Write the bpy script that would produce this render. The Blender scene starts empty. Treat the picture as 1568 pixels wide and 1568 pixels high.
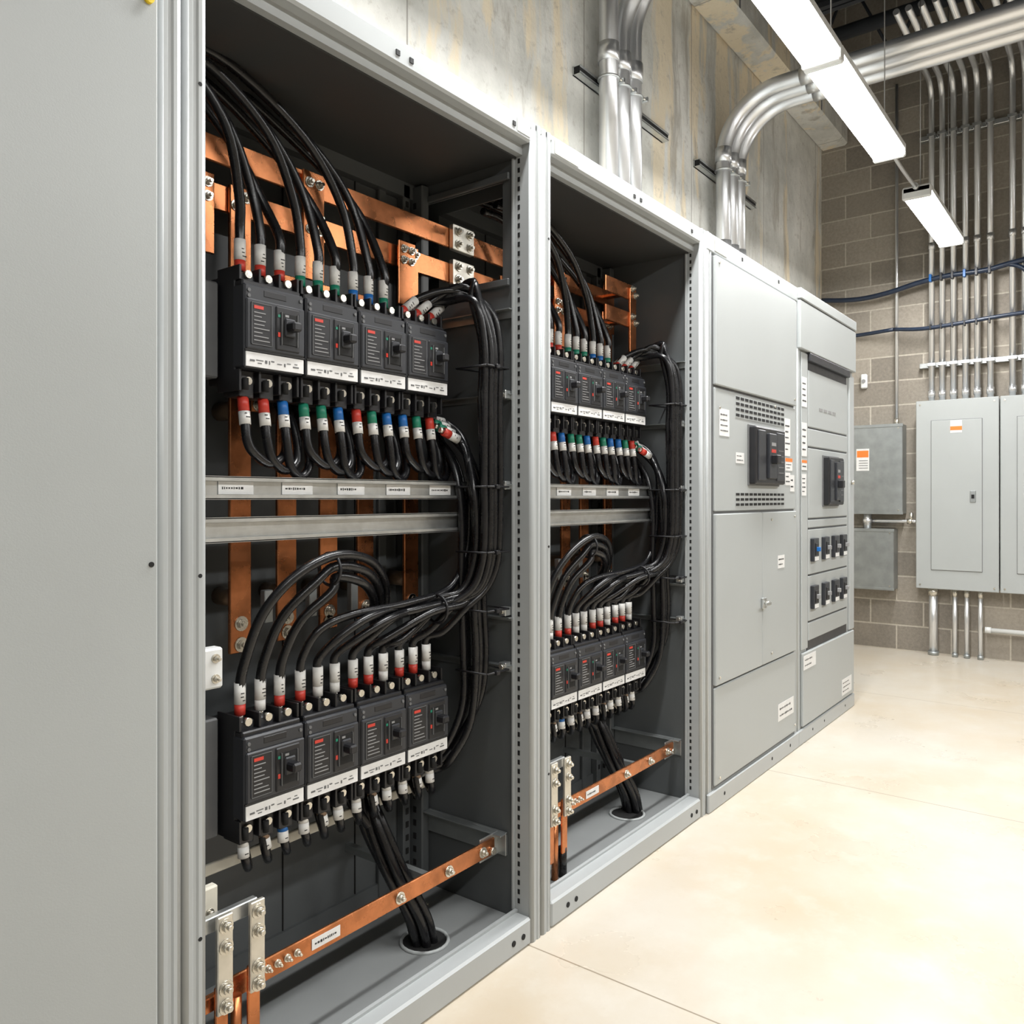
import bpy, math, random
from mathutils import Vector, Matrix
random.seed(7)
S = bpy.context.scene

# ------------------------------------------------------------------ materials
def new_mat(name):
    m = bpy.data.materials.new(name); m.use_nodes = True
    nt = m.node_tree; nt.nodes.clear()
    o = nt.nodes.new('ShaderNodeOutputMaterial'); p = nt.nodes.new('ShaderNodeBsdfPrincipled')
    nt.links.new(p.outputs[0], o.inputs[0])
    return m, nt, p
def N(nt, t, **kw):
    n = nt.nodes.new(t)
    for k, v in kw.items(): setattr(n, k, v)
    return n
def math_n(nt, op, a, b=None):
    n = N(nt, 'ShaderNodeMath', operation=op)
    for i, v in enumerate((a, b)):
        if v is None: continue
        if isinstance(v, (int, float)): n.inputs[i].default_value = v
        else: nt.links.new(v, n.inputs[i])
    return n.outputs[0]
def mixc(nt, f, a, b, mode='MIX'):
    n = N(nt, 'ShaderNodeMix', data_type='RGBA', blend_type=mode)
    for idx, v in ((0, f), (6, a), (7, b)):
        if hasattr(v, 'links'): nt.links.new(v, n.inputs[idx])
        elif idx == 0: n.inputs[0].default_value = v
        else: n.inputs[idx].default_value = (*v, 1)
    return n.outputs[2]
def noise(nt, vec, scale, detail=4, rough=.55):
    n = N(nt, 'ShaderNodeTexNoise'); n.inputs['Scale'].default_value = scale
    n.inputs['Detail'].default_value = detail; n.inputs['Roughness'].default_value = rough
    if vec is not None: nt.links.new(vec, n.inputs['Vector'])
    return n.outputs[0]
def ramp(nt, f, a, b):
    n = N(nt, 'ShaderNodeMapRange'); n.inputs[1].default_value = a; n.inputs[2].default_value = b
    nt.links.new(f, n.inputs[0]); return n.outputs[0]
def scaled_pos(nt, s):
    g = N(nt, 'ShaderNodeNewGeometry'); m = N(nt, 'ShaderNodeMapping'); m.inputs['Scale'].default_value = s
    nt.links.new(g.outputs['Position'], m.inputs['Vector']); return m.outputs[0]
def bump(nt, p, h, strength, dist=.01):
    b = N(nt, 'ShaderNodeBump'); b.inputs['Strength'].default_value = strength; b.inputs['Distance'].default_value = dist
    nt.links.new(h, b.inputs['Height']); nt.links.new(b.outputs[0], p.inputs['Normal'])

def simple(name, c, rough=.5, metal=0., var=.06, scale=12., bmp=0., bscale=200., stretch=(1, 1, 1), rv=.03):
    m, nt, p = new_mat(name)
    v = scaled_pos(nt, stretch)
    f = noise(nt, v, scale)
    lo = tuple(x*(1-var) for x in c); hi = tuple(min(1, x*(1+var)) for x in c)
    nt.links.new(mixc(nt, ramp(nt, f, .3, .7), lo, hi), p.inputs['Base Color'])
    p.inputs['Metallic'].default_value = metal
    r = N(nt, 'ShaderNodeMapRange'); r.inputs[1].default_value = .3; r.inputs[2].default_value = .7
    r.inputs[3].default_value = max(.02, rough-rv); r.inputs[4].default_value = min(1, rough+rv)
    nt.links.new(f, r.inputs[0]); nt.links.new(r.outputs[0], p.inputs['Roughness'])
    if bmp > 0: bump(nt, p, noise(nt, v, bscale, 2), bmp, .001)
    return m

M = {}
M['paint'] = simple('light_grey_powder_coat', (.375, .395, .393), .42, 0, .02, 3, .12, 350)
M['paint_shaded'] = simple('grey_paint_shaded', (.088, .095, .097), .40, 0, .06, 4, .1, 300)  # same grey as outside, with the cabinets' inner shade put into the colour
M['paint_roof_shaded'] = simple('grey_paint_deep_shade', (.044, .046, .046), .5, 0, .06, 4)  # cabinet ceiling, darkened further: shade under the roof painted into the colour
M['tray'] = simple('grey_tray_paint', (.22, .23, .23), .42, 0, .05, 6)
M['frame'] = simple('grey_frame_paint', (.385, .405, .408), .34, 0, .02, 4, rv=.01)
M['galv'] = simple('galvanised_steel', (.60, .62, .62), .32, .9, .10, 25, .03, 60)
M['galvbox'] = simple('galvanised_sheet', (.34, .36, .36), .42, .75, .10, 14)
M['conduit'] = simple('emt_conduit_steel', (.72, .73, .74), .30, .85, .03, 5, rv=.015)
M['copper'] = simple('copper_bar', (.52, .195, .080), .28, .92, .30, 14, .04, 60, rv=.06)
M['silver'] = simple('tinned_plate', (.66, .63, .56), .36, .8, .08, 30)
M['bolt'] = simple('zinc_bolt', (.66, .63, .56), .28, .95, .05, 60)
M['black'] = simple('black_moulded_plastic', (.010, .010, .012), .42, 0, .15, 20)
M['dgrey'] = simple('dark_grey_plastic', (.024, .026, .031), .40, 0, .1, 20)
M['mgrey'] = simple('mid_grey_plastic', (.12, .123, .125), .5, 0, .08, 20)
M['cable'] = simple('black_cable_jacket', (.006, .006, .007), .28, 0, .2, 30)
M['navy'] = simple('navy_cable_jacket', (.012, .022, .045), .35, 0, .2, 30)
M['label'] = simple('white_label', (.70, .70, .69), .55, 0, .05, 40)
M['cream'] = simple('cream_label', (.62, .59, .50), .55, 0, .04, 40)
M['sleeve'] = simple('white_cable_sleeve', (.68, .675, .65), .45, 0, .08, 70)
M['ink'] = simple('black_ink', (.02, .02, .02), .6)
M['lgrey'] = simple('light_text_print', (.25, .25, .25), .6)
M['red'] = simple('red_heatshrink', (.52, .04, .025), .4)
M['green'] = simple('green_heatshrink', (.01, .20, .12), .4)
M['blue'] = simple('blue_heatshrink', (.01, .13, .42), .4)
M['orange'] = simple('orange_print', (.80, .20, .03), .5)
M['yellow'] = simple('yellow_plastic', (.8, .58, .02), .4)
M['tan'] = simple('tan_insulator', (.20, .13, .08), .45, 0, .1, 30)
M['dark'] = simple('dark_void', (.006, .006, .006), .8)
M['whitem'] = simple('white_enamel', (.68, .69, .68), .35, 0, .02)
M['joist'] = simple('dark_painted_steel', (.03, .034, .042), .5, .2, .1)
M['rod'] = simple('dull_steel_rod', (.30, .30, .30), .4, .8)

m, nt, p = new_mat('led_lens'); p.inputs['Base Color'].default_value = (.9, .9, .9, 1)
p.inputs['Emission Color'].default_value = (1, 1, .99, 1); p.inputs['Emission Strength'].default_value = 20
nz = noise(nt, None, 3); M['lens'] = m

# cast concrete wall
m, nt, p = new_mat('cast_concrete_wall')
v1 = scaled_pos(nt, (1, 1, 1)); v2 = scaled_pos(nt, (3.2, 3.2, .36)); v3 = scaled_pos(nt, (1.2, 1.2, .9))
wn = N(nt, 'ShaderNodeTexNoise'); wn.inputs['Scale'].default_value = 1.7; nt.links.new(v1, wn.inputs['Vector'])
wv = N(nt, 'ShaderNodeVectorMath', operation='SCALE'); nt.links.new(wn.outputs[1], wv.inputs[0]); wv.inputs[3].default_value = .5
wa = N(nt, 'ShaderNodeVectorMath', operation='ADD'); nt.links.new(v2, wa.inputs[0]); nt.links.new(wv.outputs[0], wa.inputs[1]); v2 = wa.outputs[0]
a = mixc(nt, ramp(nt, noise(nt, v3, 1.6, 7, .65), .38, .62), (.50, .50, .46), (.76, .75, .70))
b_ = mixc(nt, math_n(nt, 'MULTIPLY', ramp(nt, noise(nt, v2, 1.0, 5, .6), .53, .58), .75), a, (.80, .68, .48))
c_ = mixc(nt, math_n(nt, 'MULTIPLY', ramp(nt, noise(nt, v2, 1.9, 6, .65), .57, .66), .65), b_, (.33, .30, .245))
sp = ramp(nt, noise(nt, v1, 18, 6, .7), .57, .69)
c_ = mixc(nt, math_n(nt, 'MULTIPLY', sp, .45), c_, (.34, .31, .26))
g = N(nt, 'ShaderNodeNewGeometry'); sx = N(nt, 'ShaderNodeSeparateXYZ'); nt.links.new(g.outputs[0], sx.inputs[0])
fr = math_n(nt, 'FRACT', math_n(nt, 'DIVIDE', math_n(nt, 'ADD', sx.outputs[0], 10.05), 1.22))
jt = math_n(nt, 'LESS_THAN', fr, .007)
d_ = mixc(nt, math_n(nt, 'MULTIPLY', jt, .7), c_, (.22, .20, .17))
nt.links.new(d_, p.inputs['Base Color']); p.inputs['Roughness'].default_value = .6
bump(nt, p, noise(nt, v1, 8, 8, .65), .5, .02); M['concrete'] = m

# block wall (position y,z for east wall, x,z for the others)
def block(name, horiz):
    m, nt, p = new_mat(name)
    g = N(nt, 'ShaderNodeNewGeometry'); s = N(nt, 'ShaderNodeSeparateXYZ'); nt.links.new(g.outputs[0], s.inputs[0])
    c = N(nt, 'ShaderNodeCombineXYZ'); nt.links.new(s.outputs[horiz], c.inputs[0]); nt.links.new(s.outputs[2], c.inputs[1])
    b = N(nt, 'ShaderNodeTexBrick'); nt.links.new(c.outputs[0], b.inputs['Vector'])
    b.inputs['Scale'].default_value = 1; b.inputs['Brick Width'].default_value = .4; b.inputs['Row Height'].default_value = .2
    b.inputs['Mortar Size'].default_value = .007; b.inputs['Mortar Smooth'].default_value = .2; b.offset = .5
    b.inputs['Color1'].default_value = (.25, .222, .185, 1); b.inputs['Color2'].default_value = (.38, .34, .285, 1)
    b.inputs['Mortar'].default_value = (.52, .475, .40, 1)
    n = noise(nt, g.outputs[0], 45, 6, .7); n2 = noise(nt, g.outputs[0], 1.5, 4)
    col = mixc(nt, .5, b.outputs[0], mixc(nt, ramp(nt, n, .3, .7), (.4, .4, .4), (1, 1, 1)), 'MULTIPLY')
    col = mixc(nt, math_n(nt, 'MULTIPLY', ramp(nt, n2, .45, .8), .5), col, (.46, .41, .335))
    nt.links.new(col, p.inputs['Base Color']); p.inputs['Roughness'].default_value = .85
    h = math_n(nt, 'SUBTRACT', math_n(nt, 'MULTIPLY', n, .35), b.outputs[1]); bump(nt, p, h, .6, .008)
    return m
M['block_e'] = block('concrete_block_wall', 1); M['block_n'] = block('concrete_block_wall_side', 0)

# floor
m, nt, p = new_mat('sealed_concrete_floor')
g = N(nt, 'ShaderNodeNewGeometry'); pos = g.outputs[0]
a = mixc(nt, ramp(nt, noise(nt, pos, 1.1, 6, .6), .38, .70), (.555, .515, .445), (.505, .425, .315))
a = mixc(nt, math_n(nt, 'MULTIPLY', ramp(nt, noise(nt, pos, 5, 8, .65), .5, .72), .6), a, (.60, .565, .50))
a = mixc(nt, math_n(nt, 'MULTIPLY', ramp(nt, noise(nt, pos, 28, 8, .7), .60, .75), .22), a, (.40, .32, .22))
sp = N(nt, 'ShaderNodeTexVoronoi'); sp.inputs['Scale'].default_value = 5.0; nt.links.new(pos, sp.inputs['Vector'])
spots = math_n(nt, 'LESS_THAN', sp.outputs[0], .03)
a = mixc(nt, math_n(nt, 'MULTIPLY', spots, .5), a, (.2, .15, .09))
s = N(nt, 'ShaderNodeSeparateXYZ'); nt.links.new(pos, s.inputs[0])
t = math_n(nt, 'ABSOLUTE', math_n(nt, 'SUBTRACT', math_n(nt, 'FRACT', math_n(nt, 'ADD', math_n(nt, 'DIVIDE', math_n(nt, 'SUBTRACT', s.outputs[0], 1.82), 1.83), 10.5)), .5))
j = math_n(nt, 'LESS_THAN', t, .0014)
a = mixc(nt, math_n(nt, 'MULTIPLY', j, .75), a, (.20, .155, .10))
nt.links.new(a, p.inputs['Base Color'])
r = N(nt, 'ShaderNodeMapRange'); r.inputs[3].default_value = .18; r.inputs[4].default_value = .42
nt.links.new(noise(nt, pos, 2.5, 6), r.inputs[0]); nt.links.new(r.outputs[0], p.inputs['Roughness'])
bump(nt, p, noise(nt, pos, 30, 5), .06, .005)
M['floor'] = m
# corrugated ceiling deck
m, nt, p = new_mat('metal_deck'); g = N(nt, 'ShaderNodeNewGeometry')
w = N(nt, 'ShaderNodeTexWave'); w.inputs['Scale'].default_value = 2.2; nt.links.new(g.outputs[0], w.inputs['Vector'])
nt.links.new(mixc(nt, w.outputs[1], (.03, .037, .05), (.075, .085, .105)), p.inputs['Base Color'])
p.inputs['Roughness'].default_value = .6; bump(nt, p, w.outputs[1], .6, .04); M['deck'] = m

# ------------------------------------------------------------------ mesh builder
class B:
    def __init__(s): s.v = []; s.f = []; s.m = []; s.sm = []; s.mats = []; s.M = Matrix.Identity(4)
    def mi(s, k):
        if k not in s.mats: s.mats.append(k)
        return s.mats.index(k)
    def add(s, vs, fs, k, smooth=False):
        o = len(s.v); i = s.mi(k)
        s.v += [tuple(s.M @ Vector(v)) for v in vs]
        for n, f in enumerate(fs):
            s.f.append([o+a for a in f]); s.m.append(i)
            s.sm.append(smooth if isinstance(smooth, bool) else smooth[n])
    def box(s, x0, x1, y0, y1, z0, z1, k, bev=0.):
        if x0 > x1: x0, x1 = x1, x0
        if y0 > y1: y0, y1 = y1, y0
        if z0 > z1: z0, z1 = z1, z0
        c = Vector(((x0+x1)/2, (y0+y1)/2, (z0+z1)/2)); h = Vector(((x1-x0)/2, (y1-y0)/2, (z1-z0)/2))
        bev = min(bev, min(h)*.9)
        vs = []; fs = []
        if bev <= 0:
            for a in (-1, 1):
                for b in (-1, 1):
                    for d in (-1, 1): vs.append(c+Vector((a*h.x, b*h.y, d*h.z)))
            fs = [(0, 1, 3, 2), (4, 6, 7, 5), (0, 4, 5, 1), (2, 3, 7, 6), (0, 2, 6, 4), (1, 5, 7, 3)]
        else:
            idx = {}
            for a in (-1, 1):
                for b in (-1, 1):
                    for d in (-1, 1):
                        for ax in range(3):
                            q = Vector((a*h.x, b*h.y, d*h.z)); sg = (a, b, d)
                            for o in range(3):
                                if o != ax: q[o] -= sg[o]*bev
                            idx[(a, b, d, ax)] = len(vs); vs.append(c+q)
            def key(ax, sv, o1, s1, o2, s2, w):
                l = [0, 0, 0]; l[ax] = sv; l[o1] = s1; l[o2] = s2; return idx[(l[0], l[1], l[2], w)]
            for ax in range(3):
                o1, o2 = (ax+1) % 3, (ax+2) % 3
                for sv in (-1, 1):
                    fs.append([key(ax, sv, o1, p, o2, q, ax) for p, q in ((-1, -1), (1, -1), (1, 1), (-1, 1))])
                for p in (-1, 1):
                    for q in (-1, 1):
                        fs.append([key(ax, -1, o1, p, o2, q, o1), key(ax, 1, o1, p, o2, q, o1), key(ax, 1, o1, p, o2, q, o2), key(ax, -1, o1, p, o2, q, o2)])
            for a in (-1, 1):
                for b in (-1, 1):
                    for d in (-1, 1): fs.append([idx[(a, b, d, 0)], idx[(a, b, d, 1)], idx[(a, b, d, 2)]])
        out = []
        for f in fs:
            n = (vs[f[1]]-vs[f[0]]).cross(vs[f[2]]-vs[f[0]]); ce = sum((vs[i] for i in f), Vector())/len(f)
            out.append(list(f) if n.dot(ce-c) > 0 else list(f)[::-1])
        s.add(vs, out, k)
    def rolled(s, x0, x1, y0, y1, z0, z1, k, r=.011, groove=True):     # vertical post with rolled corners
        prof = [(x0, y1)]
        for i in range(7):
            a = math.pi+math.pi/2*i/6; prof.append((x0+r+r*math.cos(a), y0+r+r*math.sin(a)))
        if groove:
            xm = (x0+x1)/2; prof += [(xm-.006, y0), (xm-.003, y0+.003), (xm+.003, y0+.003), (xm+.006, y0)]
        for i in range(7):
            a = 1.5*math.pi+math.pi/2*i/6; prof.append((x1-r+r*math.cos(a), y0+r+r*math.sin(a)))
        prof.append((x1, y1)); n = len(prof)
        vs = [(x, y, z0) for x, y in prof]+[(x, y, z1) for x, y in prof]
        fs = []; sm = []
        for i in range(n):
            j = (i+1) % n; fs.append([i, j, n+j, n+i]); l = math.dist(prof[i], prof[j]); sm.append(l < .0035)
        fs.append(list(range(n))[::-1]); fs.append(list(range(n, 2*n))); sm += [False, False]
        s.add(vs, fs, k, sm)
    def tube(s, pts, r, k, seg=10, smooth_path=True, sub=5, r_end=None, caps=True):
        P = [Vector(p) for p in pts]
        if smooth_path and len(P) > 2:
            Q = []
            E = [P[0]*2-P[1]]+P+[P[-1]*2-P[-2]]
            for i in range(1, len(E)-2):
                for j in range(sub):
                    t = j/sub; a, b, c, d = E[i-1:i+3]
                    Q.append(.5*((2*b)+(c-a)*t+(2*a-5*b+4*c-d)*t*t+(3*b-a-3*c+d)*t**3))
            Q.append(P[-1]); P = Q
        n = len(P); T = []
        for i in range(n):
            T.append((P[min(i+1, n-1)]-P[max(i-1, 0)]).normalized())
        u = T[0].orthogonal().normalized(); vs = []; fs = []; sm = []
        for i in range(n):
            u = (u-T[i]*u.dot(T[i])).normalized(); w = T[i].cross(u)
            rr = r if r_end is None else r+(r_end-r)*i/(n-1)
            for a in range(seg):
                an = 2*math.pi*a/seg; vs.append(P[i]+(u*math.cos(an)+w*math.sin(an))*rr)
        for i in range(n-1):
            for a in range(seg):
                b = (a+1) % seg; fs.append([i*seg+a, i*seg+b, (i+1)*seg+b, (i+1)*seg+a]); sm.append(True)
        if caps:
            fs.append(list(range(seg))[::-1]); sm.append(False)
            fs.append([(n-1)*seg+a for a in range(seg)]); sm.append(False)
        s.add(vs, fs, k, sm)
    def cyl(s, p0, p1, r, k, seg=14, r2=None): s.tube([p0, p1], r, k, seg, False, r_end=r2)
    def ring(s, c, R, r, k, axis='z', seg=20, ts=6):
        vs = []; fs = []
        for i in range(seg):
            a = 2*math.pi*i/seg
            for j in range(ts):
                b = 2*math.pi*j/ts; rad = R+r*math.cos(b); h = r*math.sin(b)
                q = (rad*math.cos(a), rad*math.sin(a), h)
                if axis == 'y': q = (q[0], q[2], -q[1])
                if axis == 'x': q = (q[2], q[0], q[1])
                vs.append(Vector(c)+Vector(q))
        for i in range(seg):
            for j in range(ts):
                i2 = (i+1) % seg; j2 = (j+1) % ts
                fs.append([i*ts+j, i2*ts+j, i2*ts+j2, i*ts+j2])
        s.add(vs, fs, k, True)
    def bolt(s, x, y, z, r=.010, d=-1):      # hex head with washer, axis Y facing -Y
        s.cyl((x, y, z), (x, y+d*.003, z), r*1.5, 'bolt', 14)
        s.cyl((x, y+d*.003, z), (x, y+d*.011, z), r, 'bolt', 6)
        s.cyl((x, y+d*.011, z), (x, y+d*.018, z), r*.5, 'bolt', 10)
    def label(s, x0, x1, y, z0, z1, k='label', lines=2, head=None):   # sticker facing -Y
        s.box(x0, x1, y-.0012, y, z0, z1, k)
        w = x1-x0; h = z1-z0; zt = z1-h*.12
        if head: s.box(x0, x1, y-.0018, y-.0011, z1-h*.28, z1, head); zt = z1-h*.38
        if lines:
            sp = (zt-z0-h*.1)/lines
            for i in range(lines):
                z = zt-sp*(i+.5); xx = x0+w*.1; end = x0+w*random.uniform(.6, .88)
                while xx < end:
                    l = w*random.uniform(.02, .07); hh = sp*random.uniform(.07, .16)
                    s.box(xx, min(xx+l, x0+w*.92), y-.0018, y-.0011, z-hh, z+hh, 'ink'); xx += l+w*.03
    def done(s, name, loc=(0, 0, 0), parent=None, mesh=None):
        if mesh is None:
            me = bpy.data.meshes.new(name); me.from_pydata(s.v, [], s.f)
            for k in s.mats: me.materials.append(M[k])
            me.polygons.foreach_set('material_index', s.m); me.polygons.foreach_set('use_smooth', s.sm); me.update()
        else: me = mesh
        o = bpy.data.objects.new(name, me); o.location = loc; S.collection.objects.link(o)
        if parent: o.parent = parent
        return o
def inst(name, mesh, loc):
    o = bpy.data.objects.new(name, mesh); o.location = loc; S.collection.objects.link(o); return o

# ------------------------------------------------------------------ room shell
XE, YN, ZC = 7.2, .80, 5.4
XW, YS = -2.6, -4.6
b = B(); b.box(XW-.1, XE+.1, YS-.1, YN+.1, -.1, 0, 'floor'); b.done('floor')
b = B(); b.box(XW-.1, XE+.1, YN, YN+.2, 0, ZC, 'concrete'); b.done('wall_north')
b = B(); b.box(XE, XE+.2, YS-.1, YN+.2, 0, ZC, 'block_e'); b.done('wall_east')
b = B(); b.box(XW-.2, XW, YS-.1, YN+.2, 0, ZC, 'block_e'); b.done('wall_west')
b = B(); b.box(XW-.2, XE+.2, YS-.2, YS, 0, ZC, 'block_n'); b.done('wall_south')
b = B(); b.box(XW-.2, XE+.2, YS-.2, YN+.2, ZC, ZC+.1, 'deck'); b.done('ceiling')
b = B(); b.box(XW, XE, .58, YN, 4.22, 4.75, 'concrete', .02)
for i in range(6): b.box(XW+.8+i*1.65, XW+.815+i*1.65, .577, .58, 4.24, 4.73, 'mgrey')
b.done('concrete_beam')
# open web joists
for x in (-1.4, .2, 1.8, 3.2, 4.5, 5.75, 6.75):
    b = B(); zt, zb = 5.36, 4.62
    for zz in (zt, zb):
        b.box(x-.05, x-.008, YS, YN, zz-.03, zz+.006, 'joist'); b.box(x+.008, x+.05, YS, YN, zz-.03, zz+.006, 'joist')
    y = YS+.1; up = True
    while y < YN-.3:
        b.cyl((x, y, zb if up else zt), (x, y+.33, zt if up else zb), .012, 'joist', 6); up = not up; y += .33
    b.done('open_web_joist')
b = B()
for k, yy in enumerate((-3.4, -2.2, -1.0)):
    b.box(XW, XE, yy-.02, yy+.02, 4.70, 4.74, 'joist')
b.done('joist_bridging')
b = B(); b.cyl((5.2, YS, 4.9), (5.2, .5, 4.9), .035, 'joist', 14); b.cyl((6.2, YS, 4.64), (6.2, .5, 4.64), .05, 'joist', 14)
for y in (-3.5, -2, -.5): b.cyl((5.2, y, 4.9), (5.2, y, 5.38), .006, 'rod', 6); b.cyl((6.2, y, 4.64), (6.2, y, 5.38), .006, 'rod', 6)
b.done('sprinkler_pipe')

# ------------------------------------------------------------------ cabinets
H = 2.286
def shell(b, x0, x1, open_front, opening_r=None, opening_l=None, depth=.76):
    T = .004
    b.box(x0, x1, .0, depth, H-.02, H, 'paint', .003)                # roof
    b.box(x0+.002, x1-.002, depth-.004, depth, .0, H-.02, 'paint')   # outer back
    for side, op in ((x0+.044, opening_l), (x1-.048, opening_r)):
        xa, xb = side, side+T
        if op:
            ya, yb, za, zb = op
            b.box(xa, xb, .05, depth, .0, za, 'paint_shaded'); b.box(xa, xb, .05, depth, zb, H-.02, 'paint_shaded')
            b.box(xa, xb, .05, ya, za, zb, 'paint_shaded'); b.box(xa, xb, yb, depth, za, zb, 'paint_shaded')
        else: b.box(xa, xb, .05, depth, 0, H-.02, 'paint_shaded')
    b.box(x0+.001, x0+.004, .03, depth, 0, H-.02, 'paint') if not opening_l else None
    b.box(x1-.004, x1-.001, .03, depth, 0, H-.02, 'paint') if not opening_r else None
    for xa in (x0+.001, x1-.049): b.rolled(xa, xa+.048, -.003, .055, .0, H-.001, 'frame')

def open_cabinet(x0, x1, name, op_r, op_l, cap_top_labels):
    b = B(); shell(b, x0, x1, True, op_r, op_l)
    xi, xo = x0+.05, x1-.05
    # header and sill
    b.box(xi-.001, xo+.001, -.002, .045, 2.226, H-.002, 'frame', .006)
    b.box(xi-.001, xo+.001, .03, .05, 2.20, 2.23, 'frame')
    b.box(xi-.001, xo+.001, -.002, .06, .0, .075, 'frame', .006)
    b.box(xi, xo, .045, .055, .075, .082, 'frame')
    # interior
    b.box(xi, xo, .05, .45, .045, .058, 'tray', .002)
    b.box(xi, xo, .45, .455, .045, 2.2, 'paint_shaded')
    b.box(xi, xo, .05, .45, 2.195, 2.2, 'paint_roof_shaded')
    b.box(xi, xo, .44, .45, .058, .10, 'paint_shaded'); b.box(xi, xo, .42, .45, 2.15, 2.195, 'paint_shaded')
    for k in range(3):
        xx = xi+.25+.25*k; b.box(xx, xx+.003, .447, .45, .1, 2.15, 'dark')
    # rear corner upright, slotted
    b.box(xo-.035, xo-.004, .38, .45, .06, 2.19, 'paint_shaded', .004)
    b.box(xo-.075, xo-.045, .42, .45, .06, 2.19, 'paint_shaded', .003)
    b.box(xo-.16, xo-.13, .435, .45, .06, 2.19, 'paint_shaded', .003)
    z = .12
    while z < 2.15:
        b.box(xo-.0365, xo-.0345, .405, .417, z, z+.018, 'dark'); b.box(xo-.066, xo-.054, .4185, .4205, z, z+.018, 'dark'); z += .04
    # opening trim on the right side wall
    if op_r:
        ya, yb, za, zb = op_r
        b.box(xo-.012, xo-.002, ya-.03, yb, zb, zb+.02, 'paint_shaded', .002); b.box(xo-.012, xo-.002, ya-.03, yb, za-.02, za, 'paint_shaded', .002)
    # slotted return flange of the front posts
    z = .10
    while z < 2.19:
        b.box(x1-.0505, x1-.0485, .038, .045, z, z+.013, 'dark')
        b.box(x0+.0485, x0+.0505, .038, .045, z, z+.013, 'dark'); z += .026
    b.box(xo-.006, xo+.002, .056, .062, .08, 2.2, 'frame'); 
    # braces along side wall
    for zc, h in ((1.77, .022), (1.53, .014), (1.275, .01), (.765, .018), (.90, .008)):
        b.box(xo-.022, xo-.002, .06, .40, zc, zc+.003, 'galvbox'); b.box(xo-.005, xo-.002, .06, .40, zc-h, zc, 'galvbox')
    for zc in (1.53, 1.275, .765, .92):
        b.box(xo-.03, xo-.002, .065, .09, zc-.012, zc+.012, 'galv', .002); b.cyl((xo-.03, .078, zc), (xo-.036, .078, zc), .007, 'bolt', 8)
    # holes in header / sill / posts
    for fx in (.50, .54, .90):
        xx = x0+(x1-x0)*fx-.02; b.box(xx-.006, xx+.006, -.0045, .0, 2.245, 2.257, 'dark')
    for fx in (.12, .16, .88, .92):
        xx = x0+(x1-x0)*fx; b.cyl((xx, -.0042, .036), (xx, .0, .036), .008, 'dark', 12)
    for zz in (1.1, 1.98, .45): b.cyl((x0+.034, -.0035, zz), (x0+.034, .003, zz), .004, 'dark', 8)
    for (a, c, zz0, zz1, k) in cap_top_labels: b.label(a, c, -.0022, zz0, zz1, k, 0)
    # horizontal galvanised channels with labels
    for z0, z1 in ((1.236, 1.285), (1.146, 1.199)):
        b.box(xi, xo-.065, .185, .19, z0, z1, 'galv'); b.box(xi, xo-.065, .17, .19, z1-.004, z1, 'galv', .001)
        b.box(xi, xo-.065, .17, .19, z0, z0+.004, 'galv', .001); b.box(xi, xo-.065, .17, .173, z1-.010, z1, 'galv'); b.box(xi, xo-.065, .17, .173, z0, z0+.010, 'galv')
        for xx in (xi+.12, xo-.15): b.box(xx, xx+.03, .19, .45, z0+.01, z1-.01, 'galvbox')
    for k in range(5):
        xx = x0+.19+k*.16; b.label(xx, xx+.085, .184, 1.247, 1.274, 'label', 1)
    # breaker mounting rails
    for zc in (1.56, 1.66, .60, .70):
        b.box(xi, xo-.10, .31, .325, zc-.02, zc+.02, 'galvbox', .002)
    for zz0, zz1 in ((1.47, 1.75), (.47, .80)):
        b.box(x0+.15, x0+.238, .255, .31, zz0+.03, zz1-.04, 'mgrey', .004)
        b.box(x0+.10, x0+.16, .30, .315, zz0, zz1, 'cream', .003)
    b.box(xi, xo-.1, .29, .30, .405, .43, 'cream', .002)
    # white mounting blocks on the left side
    b.box(xi+.05, xi+.098, .10, .13, .865, .945, 'whitem', .004)
    for q in (.02, .06): b.bolt(xi+.080, .10, .865+q, .006)
    b.box(xi+.055, xi+.10, .12, .14, .38, .47, 'cream', .004); b.bolt(xi+.08, .12, .42, .006)
    # conduit opening in the floor tray
    cx = x0+.797; b.cyl((cx, .17, .055), (cx, .17, .0595), .062, 'dark', 28); b.ring((cx, .17, .060), .063, .005, 'paint')
    for (sx_, sy_) in ((xi+.1, .1), (xo-.1, .3)): b.cyl((sx_, sy_, .058), (sx_, sy_, .062), .006, 'bolt', 8)
    return b.done(name)

X0, X1, X2, X3, X4 = .785, 1.879, 2.998, 4.08, 5.10
opA = (.10, .43, 1.86, 2.14)
open_cabinet(X0, X1, 'open_switchgear_cabinet', opA, None, [(1.765, 1.822, 2.238, 2.274, 'label')])
open_cabinet(X1, X2, 'open_switchgear_cabinet', None, opA, [(1.945, 2.07, 2.236, 2.276, 'cream')])

# left closed cabinet
b = B(); b.box(-.55, X0-.001, .0, .76, 0, H, 'paint', .004)
b.rolled(X0-.049, X0-.002, -.008, .02, 0, H, 'frame')
b.box(-.54, X0-.055, -.022, .0, .06, 2.25, 'paint', .004)
b.cyl((X0-.068, -.024, 1.128), (X0-.068, -.02, 1.128), .0045, 'dark', 12)
b.cyl((X0-.074, -.030, 2.072), (X0-.074, -.02, 2.072), .008, 'yellow', 12); b.cyl((X0-.074, -.032, 2.072), (X0-.074, -.029, 2.072), .003, 'dark', 8)
b.box(-.54, X0-.06, -.008, 0, .0, .055, 'frame', .003)
b.done('closed_switchgear_cabinet')

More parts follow.
